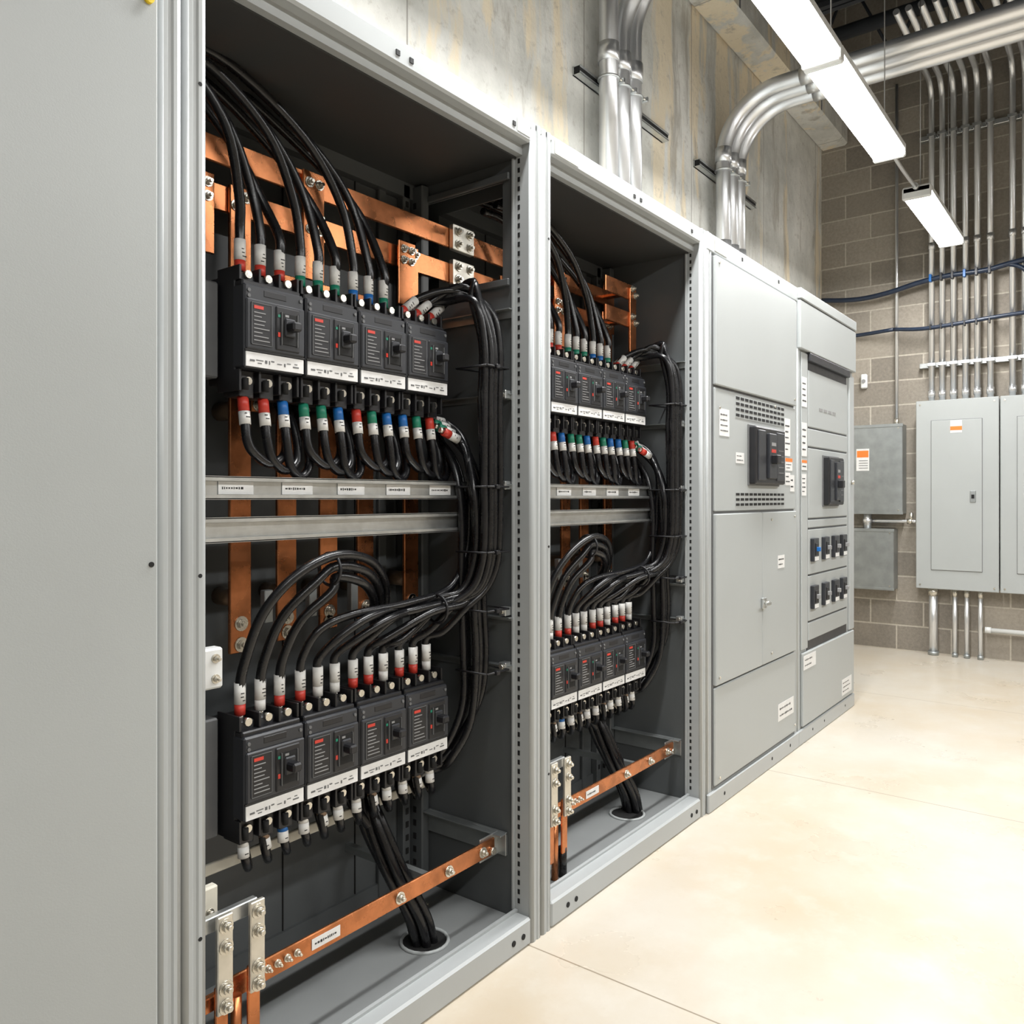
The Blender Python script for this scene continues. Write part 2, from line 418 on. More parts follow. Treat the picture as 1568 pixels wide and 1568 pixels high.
def louvers(b, x0, x1, z0, z1, rows, y):
    b.box(x0, x1, y-.0015, y, z0, z1, 'paint'); n = 12; dz = (z1-z0)/rows; dx = (x1-x0)/n
    for r_ in range(rows):
        for i in range(n):
            b.box(x0+dx*i+dx*.1, x0+dx*i+dx*.88, y-.0025, y-.0014, z0+dz*r_+dz*.25, z0+dz*r_+dz*.75, 'dark')
def big_breaker(b, x0, x1, z0, z1, y):
    b.box(x0-.008, x1+.008, y-.006, y, z0-.008, z1+.008, 'mgrey', .002)
    b.box(x0, x1, y-.035, y, z0, z1, 'black', .006); w = x1-x0; h = z1-z0
    b.box(x0+w*.06, x0+w*.30, y-.040, y-.03, z0+h*.06, z1-h*.06, 'dgrey', .003)
    b.box(x0+w*.68, x0+w*.95, y-.040, y-.03, z0+h*.06, z1-h*.06, 'dgrey', .003)
    b.box(x0+w*.36, x0+w*.62, y-.048, y-.03, z0+h*.1, z1-h*.1, 'dgrey', .003)
    b.box(x0+w*.42, x0+w*.56, y-.075, y-.045, z0+h*.36, z0+h*.52, 'black', .004)
    b.box(x0+w*.42, x0+w*.56, y-.0495, y-.047, z0+h*.56, z0+h*.62, 'red'); b.box(x0+w*.42, x0+w*.56, y-.0495, y-.047, z0+h*.68, z0+h*.74, 'lgrey')
    for k in range(5): b.box(x0+w*.72, x0+w*.90, y-.0412, y-.0399, z0+h*(.2+.1*k), z0+h*(.22+.1*k), 'mgrey')
def panel(b, x0, x1, z0, z1, y=-.012, k='paint'): b.box(x0, x1, y, .0, z0, z1, k, .004)

b = B(); x0, x1 = X2, X3
b.box(x0, x1, .0, .76, 0, H, 'paint', .004)
b.box(x0+.05, x1-.05, -.0025, 0, .08, 2.21, 'mgrey')
for xa in (x0+.001, x1-.049): b.rolled(xa, xa+.048, -.005, .04, 0, H, 'frame')
b.box(x0, x1, -.007, .0, 2.215, H, 'frame', .004)
panel(b, x0+.062, x1-.052, 1.690, 2.205, -.018); panel(b, x0+.062, x1-.052, 1.185, 1.680)
panel(b, x0+.062, 3.563, .490, 1.175, -.018); panel(b, 3.569, x1-.052, .490, 1.175, -.018); panel(b, x0+.062, x1-.052, .090, .480)
b.box(x0, x1, -.014, .0, 0, .075, 'frame', .004)
louvers(b, 3.265, 3.865, 1.575, 1.670, 4, -.012); louvers(b, 3.265, 3.865, 1.200, 1.265, 3, -.012)
big_breaker(b, 3.41, 3.78, 1.30, 1.55, -.012)
for (a, c, e, f, k, l, hd) in ((3.10, 3.20, 1.49, 1.60, 'label', 4, None), (3.87, 3.95, 1.44, 1.62, 'label', 5, None), (3.27, 3.36, 1.385, 1.43, 'label', 2, None),
        (3.88, 3.98, 1.37, 1.43, 'label', 2, 'orange'), (3.80, 3.86, 1.31, 1.40, 'label', 3, None), (3.88, 3.95, 1.30, 1.36, 'label', 2, None), (3.95, 4.01, 1.27, 1.35, 'label', 2, None)):
    b.label(a, c, -.0125, e, f, k, l, hd)
b.label(3.76, 3.85, -.0185, .91, .97, 'label', 2); b.label(3.78, 4.00, -.0125, .19, .27, 'label', 2)
b.label(x0+.07, x0+.19, -.0075, 2.225, 2.27, 'cream', 0)
for (xx, zz) in ((x0+.09, 2.18), (x1-.08, 1.72), (x0+.09, .52), (x1-.08, 1.15), (x0+.09, .12), (x1-.08, .13), (3.72, 1.66), (x0+.09, 1.60), (3.68, .53), (3.68, 1.14)):
    b.cyl((xx, -.019, zz), (xx, -.023, zz), .006, 'bolt', 8)
b.box(3.545, 3.585, -.032, -.018, .745, .795, 'galv', .004); b.cyl((3.565, -.032, .77), (3.565, -.052, .77), .010, 'bolt', 12)
b.box(3.515, 3.58, -.055, -.048, .763, .777, 'galv', .002)
for xx in (3.15, 3.7, 3.95): b.cyl((xx, -.0145, .04), (xx, -.012, .04), .008, 'dark', 10)
for xx in (3.35, 3.8): b.box(xx, xx+.014, -.0085, -.006, 2.25, 2.264, 'dark')
b.done('closed_switchgear_cabinet')

b = B(); x0, x1 = X3, X4
b.box(x0, x1, .0, .76, 0, H, 'paint', .004)
b.rolled(x0+.001, x0+.049, -.005, .04, 0, H, 'frame'); b.box(x1-.10, x1-.001, -.012, .04, .46, 1.96, 'frame', .006)
panel(b, x0, x1, 1.985, H-.06, -.022); b.box(x0, x1, -.026, .0, H-.055, H, 'paint', .004)
b.box(x0+.055, x0+.15, -.010, 0, .47, 1.975, 'paint', .003)
b.box(x0+.16, x1-.14, -.004, .0, .44, 1.96, 'dgrey'); zs = [.50, .60, .84, 1.08, 1.13, 1.50, 1.60, 1.90]
for k in range(len(zs)-1): panel(b, x0+.165, x1-.145, zs[k]+.004, zs[k+1]-.004, -.010)
b.box(x0+.15, x1-.13, -.024, 0, 1.94, 1.98, 'dgrey', .003)
panel(b, x0+.06, x1-.02, .085, .455, -.016); b.box(x0, x1, -.014, 0, 0, .075, 'frame', .004)
big_breaker(b, 4.48, 4.76, 1.20, 1.46, -.010)
for zz in (.97, .725):
    for xx in (4.27, 4.46, 4.64, 4.80):
        b.box(xx, xx+.085, -.03, -.01, zz-.06, zz+.06, 'dgrey', .003); b.box(xx+.02, xx+.065, -.034, -.028, zz-.03, zz+.035, 'black', .003)
        b.box(xx+.032, xx+.052, -.05, -.032, zz-.008, zz+.014, 'blue' if zz > .9 and xx < 4.4 else 'lgrey', .002)
        b.label(xx+.01, xx+.075, -.0305, zz-.056, zz-.035, 'label', 0)
for (a, c, e, f) in ((4.13, 4.21, 1.70, 1.85), (4.13, 4.21, 1.45, 1.62), (4.13, 4.20, 1.25, 1.36)): b.label(a, c, -.0105, e, f, 'label', 4)
b.label(4.13, 4.21, -.0105, 1.38, 1.43, 'label', 1, 'orange'); b.label(4.14, 4.34, -.0165, .37, .44, 'label', 2); b.label(4.82, 5.02, -.0165, .11, .20, 'label', 3)
for k in range(4): b.box(4.42+k*.08, 4.48+k*.08, -.0115, -.0098, 1.70, 1.715, 'lgrey')
for xx in (4.3, 4.5, 4.9): b.cyl((xx, -.0145, .04), (xx, -.012, .04), .007, 'dark', 10)
b.cyl((x1-.06, -.012, 1.33), (x1-.06, -.028, 1.33), .012, 'bolt', 12)
b.done('closed_switchgear_cabinet')

# ------------------------------------------------------------------ moulded case breaker
b = B(); W = .0785
b.box(-W, W, .035, .135, -.030, .205, 'black', .003)
b.box(-W, W, .0, .045, .0, .180, 'dgrey', .004)
b.box(-W+.002, W-.002, -.006, .002, .040, .148, 'dgrey', .003)
b.box(-W+.002, W-.002, .010, .05, .176, .190, 'black', .003)
b.box(-W+.001, W-.001, -.0025, .001, .0355, .0395, 'ink')
b.box(-W+.003, W-.003, -.0018, .001, .003, .034, 'label')
for i, (xx, l, z, h) in enumerate(((-.066, .012, .014, .004), (-.050, .018, .017, .002), (-.028, .006, .013, .007), (-.018, .003, .012, .008), (-.012, .008, .018, .003), (.004, .012, .015, .002), (.022, .004, .012, .007), (.030, .010, .019, .002), (.046, .016, .013, .003), (-.046, .010, .011, .002), (.05, .008, .020, .002))):
    b.box(xx, xx+l, -.0024, -.0016, z, z+h, 'mgrey')
# rating plate
b.box(-.066, -.014, -.0075, -.005, .050, .140, 'black', .001); b.box(-.060, -.036, -.0085, -.007, .127, .134, 'red')
b.box(-.066, -.0648, -.0085, -.007, .050, .140, 'mgrey'); b.box(-.0152, -.014, -.0085, -.007, .050, .140, 'mgrey')
b.box(-.066, -.014, -.0085, -.007, .139, .1402, 'mgrey'); b.box(-.066, -.014, -.0085, -.007, .050, .0512, 'mgrey')
for i in range(8):
    z = .118-i*.0085; b.box(-.060, -.060+random.uniform(.018, .040), -.0085, -.007, z, z+.0020, 'lgrey')
# operating handle
b.box(-.004, .060, -.0095, -.004, .046, .142, 'black', .003)
b.box(.010, .050, -.0115, -.009, .060, .128, 'dark')
b.box(.008, .0095, -.013, -.009, .058, .130, 'mgrey'); b.box(.0505, .052, -.013, -.009, .058, .130, 'mgrey')
b.box(.018, .042, -.042, -.010, .088, .108, 'black', .004); b.box(.016, .044, -.016, -.010, .078, .118, 'dgrey', .003)
b.box(.0, .006, -.0105, -.009, .075, .085, 'red'); b.box(.0, .006, -.0105, -.009, .118, .124, 'green')
b.box(.018, .028, -.0117, -.011, .121, .126, 'lgrey')
for (xx, zz) in ((-.068, .166), (.068, .166), (-.068, .154), (.068, .047)): b.cyl((xx, .001, zz), (xx, -.003, zz), .004, 'mgrey', 8)
b.box(-.03, .03, -.001, .002, .158, .172, 'black', .001)
# terminals with barriers
for sgn, z0, z1 in ((1, .19, .222), (-1, -.048, -.002)):
    for xx in (-W+.003, -.026, .026, W-.003): b.box(xx-.003, xx+.003, .018, .10, z0, z1, 'black', .001)
    for xx in (-.052, 0, .052):
        b.box(xx-.018, xx+.018, .03, .09, z0-.01, z1-.014 if sgn > 0 else z1, 'dgrey' if sgn > 0 else 'black', .002)
        b.cyl((xx, .022, (z0+z1)/2), (xx, .032, (z0+z1)/2), .009, 'bolt', 10)
        if sgn < 0: b.cyl((xx-.010, .02, -.045), (xx-.010, .02, -.02), .007, 'dark', 8); b.cyl((xx+.012, .04, -.06), (xx+.012, .04, -.045), .010, 'dgrey', 10)
br = b.done('circuit_breaker', (0, 0, -20)); brm = br.data; bpy.data.objects.remove(br)
BX = [1.107+.1625*i for i in range(4)]
UZ, LZ = 1.518, .548
for dx in (0, 1.145):
    for z in (UZ, LZ):
        for x in BX: inst('circuit_breaker', brm, (x+dx, .17, z))

# ------------------------------------------------------------------ busbars
def busbars(dx, xl, xr, link):
    b = B()
    for zc in (2.055, 1.945): b.box(xl, xr, .372, .382, zc-.031, zc+.031, 'copper', .002)
    VX = [1.150, 1.284, 1.418, 1.548, 1.728]
    for i, x in enumerate(VX):
        x += dx; top = 1.98 if i in (0, 4) else 1.80
        b.box(x-.029, x+.029, .360, .371, .87+.012*i, top, 'copper', .002)
        if i in (0, 4):
            for q in (-.014, .014): b.bolt(x+q, .360, 1.945+q*.9, .009)
        b.bolt(x, .360, .94, .012); b.bolt(x, .360, .89+.012*i, .012)
        b.cyl((x, .371, 1.0), (x, .45, 1.0), .022, 'tan', 14); b.cyl((x, .371, 1.45), (x, .45, 1.45), .022, 'tan', 14)
        # stubs feeding breakers
        b.box(x-.016, x+.016, .30, .361, 1.50, 1.508, 'copper', .001); b.box(x-.016, x+.016, .295, .303, 1.44, 1.508, 'copper', .001)
        b.bolt(x, .295, 1.455, .009)
    for k, xx in enumerate((1.04, 1.36, 1.70)):     # forward plates with bolts on the upper bars
        b.box(xx+dx-.034, xx+dx+.034, .350, .359, 1.80, 2.08 if k == 1 else 1.985, 'copper', .002)
        for q in (-.016, .016):
            b.bolt(xx+dx+q, .350, 1.962, .008); b.bolt(xx+dx+q, .350, 1.93, .008)
        if k == 1:
            for q in (-.016, .016): b.bolt(xx+dx+q, .350, 2.05, .009)
    for xx in (1.02,):      # left side tan stand-offs
        for zz in (.88, 1.42): b.box(xx+dx-.05, xx+dx-.01, .33, .45, zz, zz+.12, 'tan', .004)
    for zz in (.885, ):       # silver link pieces beside the verticals
        for xx in (1.215, 1.35, 1.49): b.box(xx+dx-.012, xx+dx+.012, .34, .36, zz+.05, zz+.13, 'galvbox', .002)
    if link:
        x = 2.86; b.box(x-.025, x+.025, .245, .255, 1.80, 2.07, 'copper', .002)
        for zz in (2.055, 1.945): b.box(x-.02, x+.02, .25, .373, zz-.005, zz+.005, 'copper'); b.box(x-.20, x+.02, .252, .262, zz-.03, zz+.03, 'copper', .002); b.bolt(x-.01, .245, zz+.012, .009); b.bolt(x+.012, .245, zz-.012, .009)
    else:
        for zc in (2.055, 1.945):  # splice plates
            b.box(1.905, 2.005, .352, .371, zc-.040, zc+.040, 'silver', .002)
            for xx in (1.928, 1.982):
                for q in (-.02, .02): b.bolt(xx, .352, zc+q, .010)
    return b.done('copper_busbar')
busbars(0, .85, 1.96, False); busbars(1.135, 1.962, 2.93, True)

# ground bars
def ground(dx):
    b = B(); xe = 1.825+dx
    b.box(.93+dx, xe-.03, .100, .108, .236, .282, 'copper', .002)
    for i in range(5): b.bolt(1.01+dx+i*.025, .100, .262, .0055)
    for xx in (1.42, 1.60, 1.74): b.bolt(xx+dx, .100, .258, .010)
    b.label(1.15+dx, 1.23+dx, .0995, .248, .272, 'label', 1)
    b.box(xe-.085, xe+.002, .109, .113, .225, .29, 'galv', .001); b.box(xe-.006, xe+.003, .08, .38, .225, .29, 'galvbox', .001)
    b.box(xe-.03, xe+.002, .08, .38, .285, .289, 'galvbox', .001); b.cyl((xe-.045, .1, .25), (xe-.045, .09, .25), .011, 'bolt', 6)
    for k, (x, z0, z1) in enumerate(((.912, .245, .435), (.985, .255, .435))):
        x += dx
        b.box(x-.017, x+.017, .060, .070, z0, z1, 'silver', .002); b.box(x-.014, x+.014, .072, .080, z0-.12, z0+.05, 'copper', .002)
        for zz in (z1-.02, z1-.06, z0+.05, z0+.015): b.bolt(x, .060, zz, .010)
    b.box(.86+dx, 1.0+dx, .082, .098, .40, .43, 'galv', .002); b.box(.86+dx, .94+dx, .085, .10, .245, .275, 'copper', .002)
    b.cyl((.955+dx, .09, .06), (.955+dx, .09, .25), .011, 'copper', 12); b.cyl((.99+dx, .085, .06), (.99+dx, .085, .15), .014, 'cable', 12)
    b.box(1.55+dx, 1.57+dx, .108, .45, .235, .255, 'galvbox')
    return b.done('ground_busbar')
ground(0); ground(1.125)

# ------------------------------------------------------------------ cables
R = .0105
def sleeve(b, p, d, col, L=.05, C=.024):
    p = Vector(p); d = Vector(d).normalized()
    b.cyl(p-d*.012, p, .008, 'bolt', 10)
    b.cyl(p, p+d*C, R*1.16, col, 12); b.cyl(p+d*C, p+d*(.020+L), R*1.2, 'sleeve', 12)
    side = d.cross(Vector((0, 1, 0))).normalized()
    for q in (.032, .040, .048):
        if q > L+.012 or q < C+.004: continue
        o = side*random.uniform(-.004, .002)+Vector((0, -R*1.17, 0)); c = p+d*q+o; hw = random.uniform(.002, .005)
        b.cyl(c-side*hw, c+side*hw, .0012, 'ink', 5)
def cables(dx):
    b = B(); rnd = random.Random(3)
    def T(pts, r=R): b.tube([(x+dx, y, z) for x, y, z in pts], r, 'cable', 10, True, 6)
    TOPc = ['red', 'red', 'red', 'green', 'green', 'green', 'blue', 'blue', 'green', 'red', 'red', 'red']
    bund = []
    for i in range(4):
        for j in range(3):
            x = BX[i]+(-.052, 0, .052)[j]; n = i*3+j; zt = UZ+.217; y = .225
            if i < 3:
                d = x-.84; zs = 2.06+.13*(d/.6)+(.02 if j == 1 else 0); ys = .20+.05*(j)+.02*i
                T([(.845, ys, zs+.015), (.845+.36*d, ys, zs+.01), (.845+.72*d, ys-.01, zs-.085), (.845+.93*d, (ys+y)/2, zs-.21), (x, y, zt+.10), (x, y, zt+.05), (x, y, zt)], R*1.08)
                sleeve(b, (x+dx, y, zt), (0, 0, 1), TOPc[n])
            else:
                dirv = Vector((.75, -.12, .65)).normalized(); p = Vector((x, y, zt-.005)); e = p+dirv*.075
                bund.append([tuple(p), tuple(e), (1.70+.012*j, .17-.02*j, 1.815+.012*j)])
                sleeve(b, (x+dx, y, zt-.005), dirv, TOPc[n])
    # two more pass over the top of the row into the bundle
    for k in range(4):
        p = Vector((1.575+.028*k, .26+.02*k, 1.738)); dirv = Vector((.8, -.15, .5)).normalized()
        bund.append([tuple(p), tuple(p+dirv*.07), (1.69+.012*k, .19-.02*k, 1.785+.018*k)]); sleeve(b, p+Vector((dx, 0, 0)), dirv, ('red', 'red', 'blue', 'red')[k])
    for k in range(4):          # from the lower side of the last breaker
        p = Vector((1.672, .245-.02*k, 1.462-.013*k)); dirv = Vector((.9, -.2, -.12-.08*k)).normalized()
        bund.append([tuple(p), tuple(p+dirv*.065), None]); sleeve(b, p+Vector((dx, 0, 0)), dirv, ('red', 'green', 'green', 'red')[k], .035)
    slots = [(1.785-.021*(n % 4)-.004*(n//4), .075+.026*(n//4)+.004*(n % 2)) for n in range(11)]
    dest = [(BX[i]+o, i) for i in (1, 2, 3) for o in (-.052, 0, .052)]
    for n, st in enumerate(bund):
        sx_, sy_ = slots[n]; jit = rnd.uniform(-.004, .004)
        if st[2] is None:
            k = n-7; pts = st[:2]+[(1.742-.006*k, .17-.01*k, 1.40-.02*k), (sx_-.006, sy_+.005, 1.27)]
        else:
            pts = st+[(sx_-.02, sy_+.02, 1.765+.004*n), (sx_, sy_, 1.66), (sx_+jit, sy_, 1.50), (sx_-jit, sy_, 1.30)]
        pts.append((sx_+jit, sy_, 1.15))
        if n < 8:
            xt, i = dest[8-n]; h = .925+.012*(n % 3)+(.02 if i == 1 else 0)
            pts += [(sx_, sy_+.01, 1.055), (sx_-.025, sy_+.03, .985), (max(sx_-.09, xt+.06), .13+.012*(n % 4), h+.012), ]
            if xt < 1.56: pts += [((xt+1.66)/2+.03, .14+.012*(n % 4), h)]
            if xt < 1.4: pts += [(xt+.10, .15+.01*(n % 3), h-.012)]
            pts += [(xt+.028, .185, h-.055), (xt, .222, LZ+.305), (xt, .225, LZ+.265), (xt, .225, LZ+.217)]
        else:
            k = n-8; pts += [(sx_, sy_, .95), (sx_+.01, sy_, .80), (sx_, sy_+.01, .68-.03*k), (sx_-.035, sy_+.05, .575-.03*k), (1.70, .20+.01*k, .515-.018*k), (1.66, .235+.01*k, .49-.01*k)]
            sleeve(b, (1.655+dx, .235+.01*k, .488-.01*k), (.85, -.3, .3), 'sleeve', .03)
        T(pts)
    for k in range(3):      # extra runs filling the bundle
        sx_, sy_ = 1.72+.022*k, .16+.012*k
        T([(1.70, .30, 1.46), (1.72, .26, 1.42), (sx_, sy_+.03, 1.33), (sx_, sy_, 1.2), (sx_, sy_, 1.0), (sx_+.01, sy_, .80), (sx_+.005, sy_, .66), (sx_-.03, sy_+.03, .55), (1.66, .24, .50)])
    for xt, i in dest: sleeve(b, (xt+dx, .225, LZ+.217), (0, 0, 1), ('red', 'sleeve', 'sleeve', 'red', 'red', 'sleeve', 'red', 'red', 'sleeve')[dest.index((xt, i))])
    # the ninth lower terminal is fed over the arch as well
    xt = dest[0][0]
    T([(xt, .225, LZ+.217), (xt, .225, LZ+.27), (xt, .215, LZ+.32), (xt+.03, .19, .93), (xt+.12, .18, .955), (xt+.3, .17, .965), (1.68, .17, .99), (1.745, .165, 1.08), (1.755, .16, 1.2), (1.75, .16, 1.35), (1.70, .25, 1.46)])
    for j in range(3):      # first lower breaker arches over
        x = BX[0]+(-.052, 0, .052)[j]; s_ = j*.022
        T([(x, .225, LZ+.217), (x, .225, LZ+.27), (x+.005, .215, LZ+.33), (x+.035, .19, .985-s_*.6), (x+.10, .16, 1.065-s_), (1.26+.01*j, .15+.01*j, 1.105-s_*1.2), (1.385-.012*j, .17, 1.085-s_*1.2), (1.475-.02*j, .21, 1.02-s_*.8), (1.53-.02*j, .27, .93), (1.55, .33, .86)], R*1.1)
        sleeve(b, (x+dx, .225, LZ+.217), (0, 0, 1), ('red', 'sleeve', 'red')[j])
    BOT = [['red', 'red', 'blue'], ['green', 'green', 'blue'], ['red', 'green', 'blue'], ['blue', 'green', 'red']]
    for i in range(4):      # loops below upper row
        for j in range(3):
            x = BX[i]+(-.052, 0, .052)[j]; z = UZ-.055; zb = 1.288+.014*(2-j); wd = (.125, .105, .085)[j]
            T([(x, .215, z), (x, .205, z-.06), (x+.002, .20, z-.10), (x+wd*.15, .20, zb+.022), (x+wd*.5, .205, zb), (x+wd*.88, .215, zb+.022), (x+wd, .23, zb+.07), (x+wd, .25, zb+.12), (x+wd, .30, zb+.20)])
            sleeve(b, (x+dx, .215, z), (0, -.15, -1), BOT[i][j], .045, .036)
    for i in range(4):      # short tails below lower row
        for j in range(3):
            x = BX[i]+(-.052, 0, .052)[j]; z = LZ-.050
            T([(x, .215, z), (x, .21, z-.03), (x+.008, .212, z-.058), (x+.028, .235, z-.078), (x+.048, .28, z-.05), (x+.05, .32, z+.02)], R*.95)
            sleeve(b, (x+dx, .215, z), (.15 if j == 1 else 0, -.1, -1), 'blue' if i == 0 and j == 2 else 'tan' if j == 1 else 'sleeve', .022, .018)
    for k in range(7):      # trunk down through the floor
        an = k*2*math.pi/6; ox, oy = (.026*math.cos(an), .026*math.sin(an)) if k < 6 else (0, 0)
        T([(1.40+.02*k, .33, .52), (1.425+.015*k, .30, .46), (1.47+.006*k+ox*.5, .26+oy, .36), (1.525+ox, .215+oy, .24), (1.565+ox, .18+oy, .13), (1.582+ox, .17+oy, .05)], .0125)
    # cable ties
    for zz in (1.60, 1.27, 1.09, .93, .76):
        w0, w1 = (1.71, 1.80)
        b.tube([(w0+dx, .06, zz), (w1+dx, .055, zz), (w1+dx+.003, .15, zz), (w0+dx, .17, zz), (w0+dx, .06, zz)], .003, 'black', 6, False)
        b.box(w0+.03+dx, w0+.045+dx, .048, .062, zz-.006, zz+.006, 'black', .002)
    for (x, y, z) in ((1.26, .17, 1.072), (1.62, .16, .94)): b.ring((x+dx, y, z), .038, .004, 'black', 'x')
    return b.done('power_cable_harness')
cables(0); cables(1.14)

# ------------------------------------------------------------------ conduits on concrete wall
def arc(c, r, a0, a1, x, n=10):     # in YZ plane
    return [(x, c[0]+r*math.cos(math.radians(a0+(a1-a0)*i/n)), c[1]+r*math.sin(math.radians(a0+(a1-a0)*i/n))) for i in range(n+1)]
for k, x in enumerate((4.84, 4.965, 5.085)):
    b = B(); r = .36-.0*k; zt = 3.72; yc = .70
    pts = [(x, yc, H), (x, yc, zt-r)]+arc((yc-r, zt-r), r, 0, 90, x, 14)[1:]+[(x, -4.55, zt)]
    b.tube(pts, .045, 'conduit', 20, False)
    for zz in (2.75, zt-r-.03): b.cyl((x, yc, zz), (x, yc, zz+.09), .051, 'conduit', 20)
    for yy in (yc-r-.12, -1.6, -3.2): b.cyl((x, yy, zt), (x, yy-.09, zt), .051, 'conduit', 20)
    b.done('electrical_conduit')
CG1 = (3.44, 3.56, 3.68)
for k, x in enumerate(CG1):
    b = B(); r = .36; zt = 3.80+.07*k; yc = .70
    if k == 0: pts = [(x, yc, H), (x, yc, 4.0)]+arc((yc-.15, 4.0), .15, 0, 90, x, 8)[1:]+[(x, -4.55, 4.15)]
    else: pts = [(x, yc, H), (x, yc, zt-r)]+arc((yc-r, zt-r), r, 0, 90, x, 14)[1:]+[(x, -4.55, zt)]
    b.tube(pts, .047, 'conduit', 20, False)
    for zz in (2.70, 3.36): b.cyl((x, yc, zz), (x, yc, zz+.09), .053, 'conduit', 20)
    b.done('electrical_conduit')
for xa, xb, cs in ((3.27, 4.20, CG1), (4.62, 5.55, (4.84, 4.965, 5.085))):
    b = B(); z = 3.28
    b.box(xa, xb, .790, .798, z-.021, z+.021, 'galv'); b.box(xa, xb, .755, .798, z+.018, z+.021, 'galv'); b.box(xa, xb, .755, .798, z-.021, z-.018, 'galv')
    b.box(xa, xb, .755, .758, z+.010, z+.021, 'galv'); b.box(xa, xb, .755, .758, z-.021, z-.010, 'galv'); b.box(xa, xb, .76, .792, z-.017, z+.017, 'dark')
    for x in cs:
        b.ring((x, .70, z), .051, .006, 'galv'); b.box(x+.045, x+.06, .64, .70, z-.012, z+.012, 'galv', .002); b.cyl((x+.03, .655, z), (x+.075, .655, z), .006, 'bolt', 8)
    b.done('strut_channel')

# ------------------------------------------------------------------ strip lights
def strip(x0, L, y, z, power, vis=True):
    b = B(); w = .08
    b.box(x0, x0+L, y-w, y+w, z+.03, z+.075, 'whitem', .008)
    b.box(x0+.01, x0+L-.01, y-w+.001, y+w-.001, z, z+.050, 'lens', .014)
    for xx in (x0, x0+L-.03): b.box(xx, xx+.03, y-w-.002, y+w+.002, z-.004, z+.07, 'whitem', .008)
    for xx in (x0+.12, x0+L-.12):
        b.cyl((xx, y, z+.07), (xx, y, ZC), .003, 'rod', 6); b.box(xx-.015, xx+.015, y-.03, y+.03, z+.07, z+.085, 'galv', .002)
    o = b.done('strip_light_fixture')
    l = bpy.data.lights.new('lamp', 'AREA'); l.shape = 'RECTANGLE'; l.size = L-.1; l.size_y = .12; l.energy = power; l.color = (1, .995, .985)
    lo = bpy.data.objects.new('lamp', l); lo.location = (x0+L/2, y, z-.008); lo.parent = o; S.collection.objects.link(lo)
YL, ZL = -.281, 3.08
P = 34
for xx in (1.12, 2.34, 3.56): strip(xx, 1.215, YL, ZL, P)
strip(5.46, 1.22, YL, ZL, P)
for xx in (-1.5, .2, 1.9, 3.6, 5.3): strip(xx, 1.215, -2.7, ZL, P*1.0)
b = B(); b.tube([(4.78, YL, ZL+.06), (5.0, YL, ZL+.05), (5.25, YL, ZL+.05), (5.46, YL, ZL+.06)], .011, 'conduit', 10)
b.cyl((4.78, YL, ZL+.06), (4.82, YL, ZL+.06), .018, 'galv'); b.cyl((5.42, YL, ZL+.06), (5.46, YL, ZL+.06), .018, 'galv'); b.done('fixture_whip_conduit')

# ------------------------------------------------------------------ east wall equipment
def wallpanel(y0, y1, z0, z1, xf=7.05):
    b = B(); b.box(xf+.008, XE-.002, y0+.004, y1-.004, z0+.004, z1-.004, 'paint', .003); b.box(xf, xf+.012, y0, y1, z0, z1, 'paint', .004)
    b.box(xf-.002, xf+.001, y0+.107, y1-.107, z0+.147, z1-.157, 'mgrey'); b.box(xf-.008, xf+.001, y0+.11, y1-.11, z0+.15, z1-.16, 'paint', .003)
    zc = (z0+z1)/2; b.box(xf-.014, xf-.006, y0+.15, y0+.19, zc-.06, zc+.03, 'galvbox', .003); b.box(xf-.017, xf-.012, y0+.16, y0+.18, zc-.03, zc, 'dark')
    for zz in (z0+.03, z1-.03):
        for yy in (y0+.03, y1-.03): b.cyl((xf, yy, zz), (xf-.004, yy, zz), .007, 'bolt', 8)
    ym = (y0+y1)/2; b.box(xf-.0095, xf-.0075, ym-.04, ym+.04, z1-.26, z1-.165, 'label')
    b.box(xf-.011, xf-.009, ym-.04, ym+.04, z1-.24, z1-.21, 'orange')
    return b.done('electrical_panelboard')
wallpanel(-.54, .027, .527, 2.0); wallpanel(-1.12, -.548, .527, 2.0); wallpanel(-1.75, -1.2, .527, 2.0)
def galvbox(y0, y1, z0, z1, xf, sticker):
    b = B(); b.box(xf, XE-.002, y0, y1, z0, z1, 'galvbox', .004)
    b.box(xf-.004, xf, y0-.004, y1+.004, z1-.02, z1+.004, 'galvbox', .001); b.box(xf-.004, xf, y0-.004, y1+.004, z0-.004, z0+.016, 'galvbox', .001)
    for zz in (z0+.03, z1-.03):
        for yy in (y0+.03, y1-.03): b.cyl((xf, yy, zz), (xf-.004, yy, zz), .006, 'bolt', 8)
    if sticker:
        ym = y0+.30; zm = (z0+z1)/2+.08
        b.box(xf-.0012, xf, ym-.05, ym+.05, zm-.09, zm+.09, 'label'); b.box(xf-.002, xf-.001, ym-.045, ym+.045, zm+.02, zm+.075, 'orange')
        for q in range(4): b.box(xf-.002, xf-.001, ym-.04, ym+.03, zm-.07+q*.02, zm-.065+q*.02, 'mgrey')
    return b.done('junction_box')
galvbox(.125, .60, 1.11, 1.83, 7.05, True); galvbox(.19, .60, .496, .985, 7.05, False)
b = B(); b.cyl((7.1, .40, .985), (7.1, .40, 1.11), .03, 'conduit', 16); b.cyl((7.1, .40, 1.03), (7.1, .40, 1.07), .037, 'conduit', 12)
b.tube([(7.1, .36, 1.05), (7.1, .12, 1.05), (7.1, .03, 1.05)], .014, 'conduit', 12); b.cyl((7.1, .10, 1.05), (7.1, .06, 1.05), .022, 'bolt', 12)
b.cyl((7.1, .07, 1.05), (7.1, .07, 1.12), .014, 'bolt', 12); b.done('electrical_conduit')
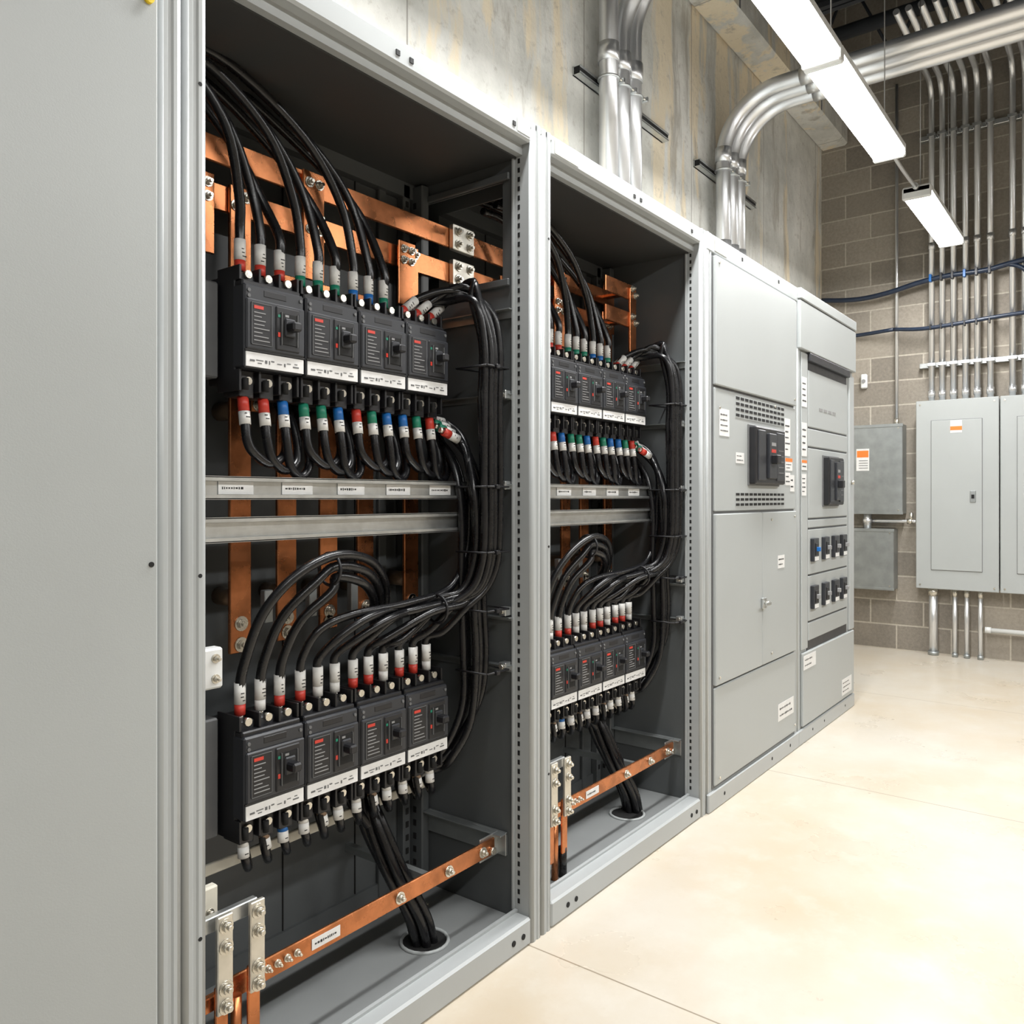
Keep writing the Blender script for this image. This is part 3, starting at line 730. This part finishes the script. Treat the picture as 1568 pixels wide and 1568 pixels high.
# conduit bank above the panels
for k, y in enumerate((-.073, -.148, -.226, -.309, -.389, -.476, -.62, -.70, -.78)):
    b = B(); xc = 7.12; zt = 4.50
    pts = [(xc, y, 2.0), (xc, y, zt-.15)]+[(xc-.15+.15*math.cos(math.radians(a)), y, zt-.15+.15*math.sin(math.radians(a))) for a in range(10, 91, 10)]+[(5.9, y, zt)]
    b.tube(pts, .0215, 'conduit', 14, False)
    for zz in (2.03, 3.2): b.cyl((xc, y, zz), (xc, y, zz+.05), .026, 'conduit', 14)
    b.done('electrical_conduit')
b = B(); b.cyl((7.16, .19, 1.83), (7.16, .19, 4.6), .013, 'conduit', 12); b.cyl((7.16, .19, 1.83), (7.16, .19, 1.88), .018, 'bolt', 12); b.done('electrical_conduit')
for y, r in ((-.085, .032), (-.236, .0165), (-.318, .0165), (-.41, .0165)):
    b = B(); b.cyl((7.12, y, 0), (7.12, y, .53), r, 'conduit', 16); b.cyl((7.12, y, .47), (7.12, y, .525), r*1.2, 'bolt', 14); b.cyl((7.12, y, 0), (7.12, y, .03), r*1.25, 'galvbox', 14); b.done('electrical_conduit')
b = B(); b.tube([(7.13, -.44, .23), (7.13, -3.2, .23)], .018, 'whitem', 12, False); b.cyl((7.13, -.44, .23), (7.13, -.48, .23), .024, 'whitem', 12); b.done('electrical_conduit')
for z in (2.29, 4.10):
    b = B(); b.box(7.145, XE-.002, -1.2, .02, z-.02, z+.02, 'galv', .003)
    for y in (-.073, -.148, -.226, -.309, -.389, -.476, -.62, -.70, -.78):
        b.box(7.092, 7.15, y-.030, y-.025, z-.012, z+.012, 'galv'); b.box(7.092, 7.097, y-.025, y+.027, z-.012, z+.012, 'galv'); b.box(7.092, 7.15, y+.025, y+.030, z-.012, z+.012, 'galv')
    b.done('strut_channel')
b = B()
def C(pts, r=.013): b.tube(pts, r, 'navy', 10)
xc = 7.075
C([(7.15, .78, 2.93), (7.13, .6, 2.90), (7.1, .42, 2.885), (xc, .22, 2.90), (xc, 0, 2.945), (xc, -.2, 2.965), (xc, -.45, 2.965), (xc, -.62, 2.99), (xc, -.9, 3.02), (xc, -1.3, 3.0)], .020)
C([(7.1, .2, 2.60), (xc, 0, 2.575), (xc, -.2, 2.58), (xc, -.5, 2.60), (xc, -.8, 2.61), (xc, -1.2, 2.6)], .016); C([(7.17, .78, 2.60), (7.15, .5, 2.595), (7.1, .2, 2.60)], .016)
C([(xc, -.45, 2.955), (xc, -.58, 2.985), (xc, -.70, 2.93), (xc, -.74, 2.80), (xc, -.72, 2.68), (xc, -.78, 2.60)], .016)
for y in (-.073, -.148, -.226, -.309, -.389, -.476):
    b.box(xc-.024, xc+.02, y-.009, y+.009, 2.935, 2.992, 'blue' if y in (-.073, -.309) else 'black', .002)
    b.box(xc-.02, xc+.02, y-.006, y+.006, 2.56, 2.60, 'black', .002)
b.done('wall_cable_run')
b = B(); b.box(7.16, XE-.002, .42, .47, 2.15, 2.27, 'whitem', .008); b.cyl((7.16, .445, 2.21), (7.15, .445, 2.21), .015, 'lgrey'); b.done('wall_sensor')

# ------------------------------------------------------------------ world, camera
w = bpy.data.worlds.new('world'); S.world = w; w.use_nodes = True
w.node_tree.nodes['Background'].inputs[0].default_value = (.8, .88, 1, 1); w.node_tree.nodes['Background'].inputs[1].default_value = .05
cam = bpy.data.cameras.new('camera'); co = bpy.data.objects.new('camera', cam); S.collection.objects.link(co)
co.location = (0, -1.328, 1.24); co.rotation_euler = (math.radians(90), 0, math.radians(37.3-90))
cam.sensor_width = 36; cam.lens = 28.58; cam.shift_y = -.014; cam.clip_start = .05
S.camera = co
S.view_settings.view_transform = 'Standard'
S.view_settings.look = 'None'
S.view_settings.exposure = 0.0
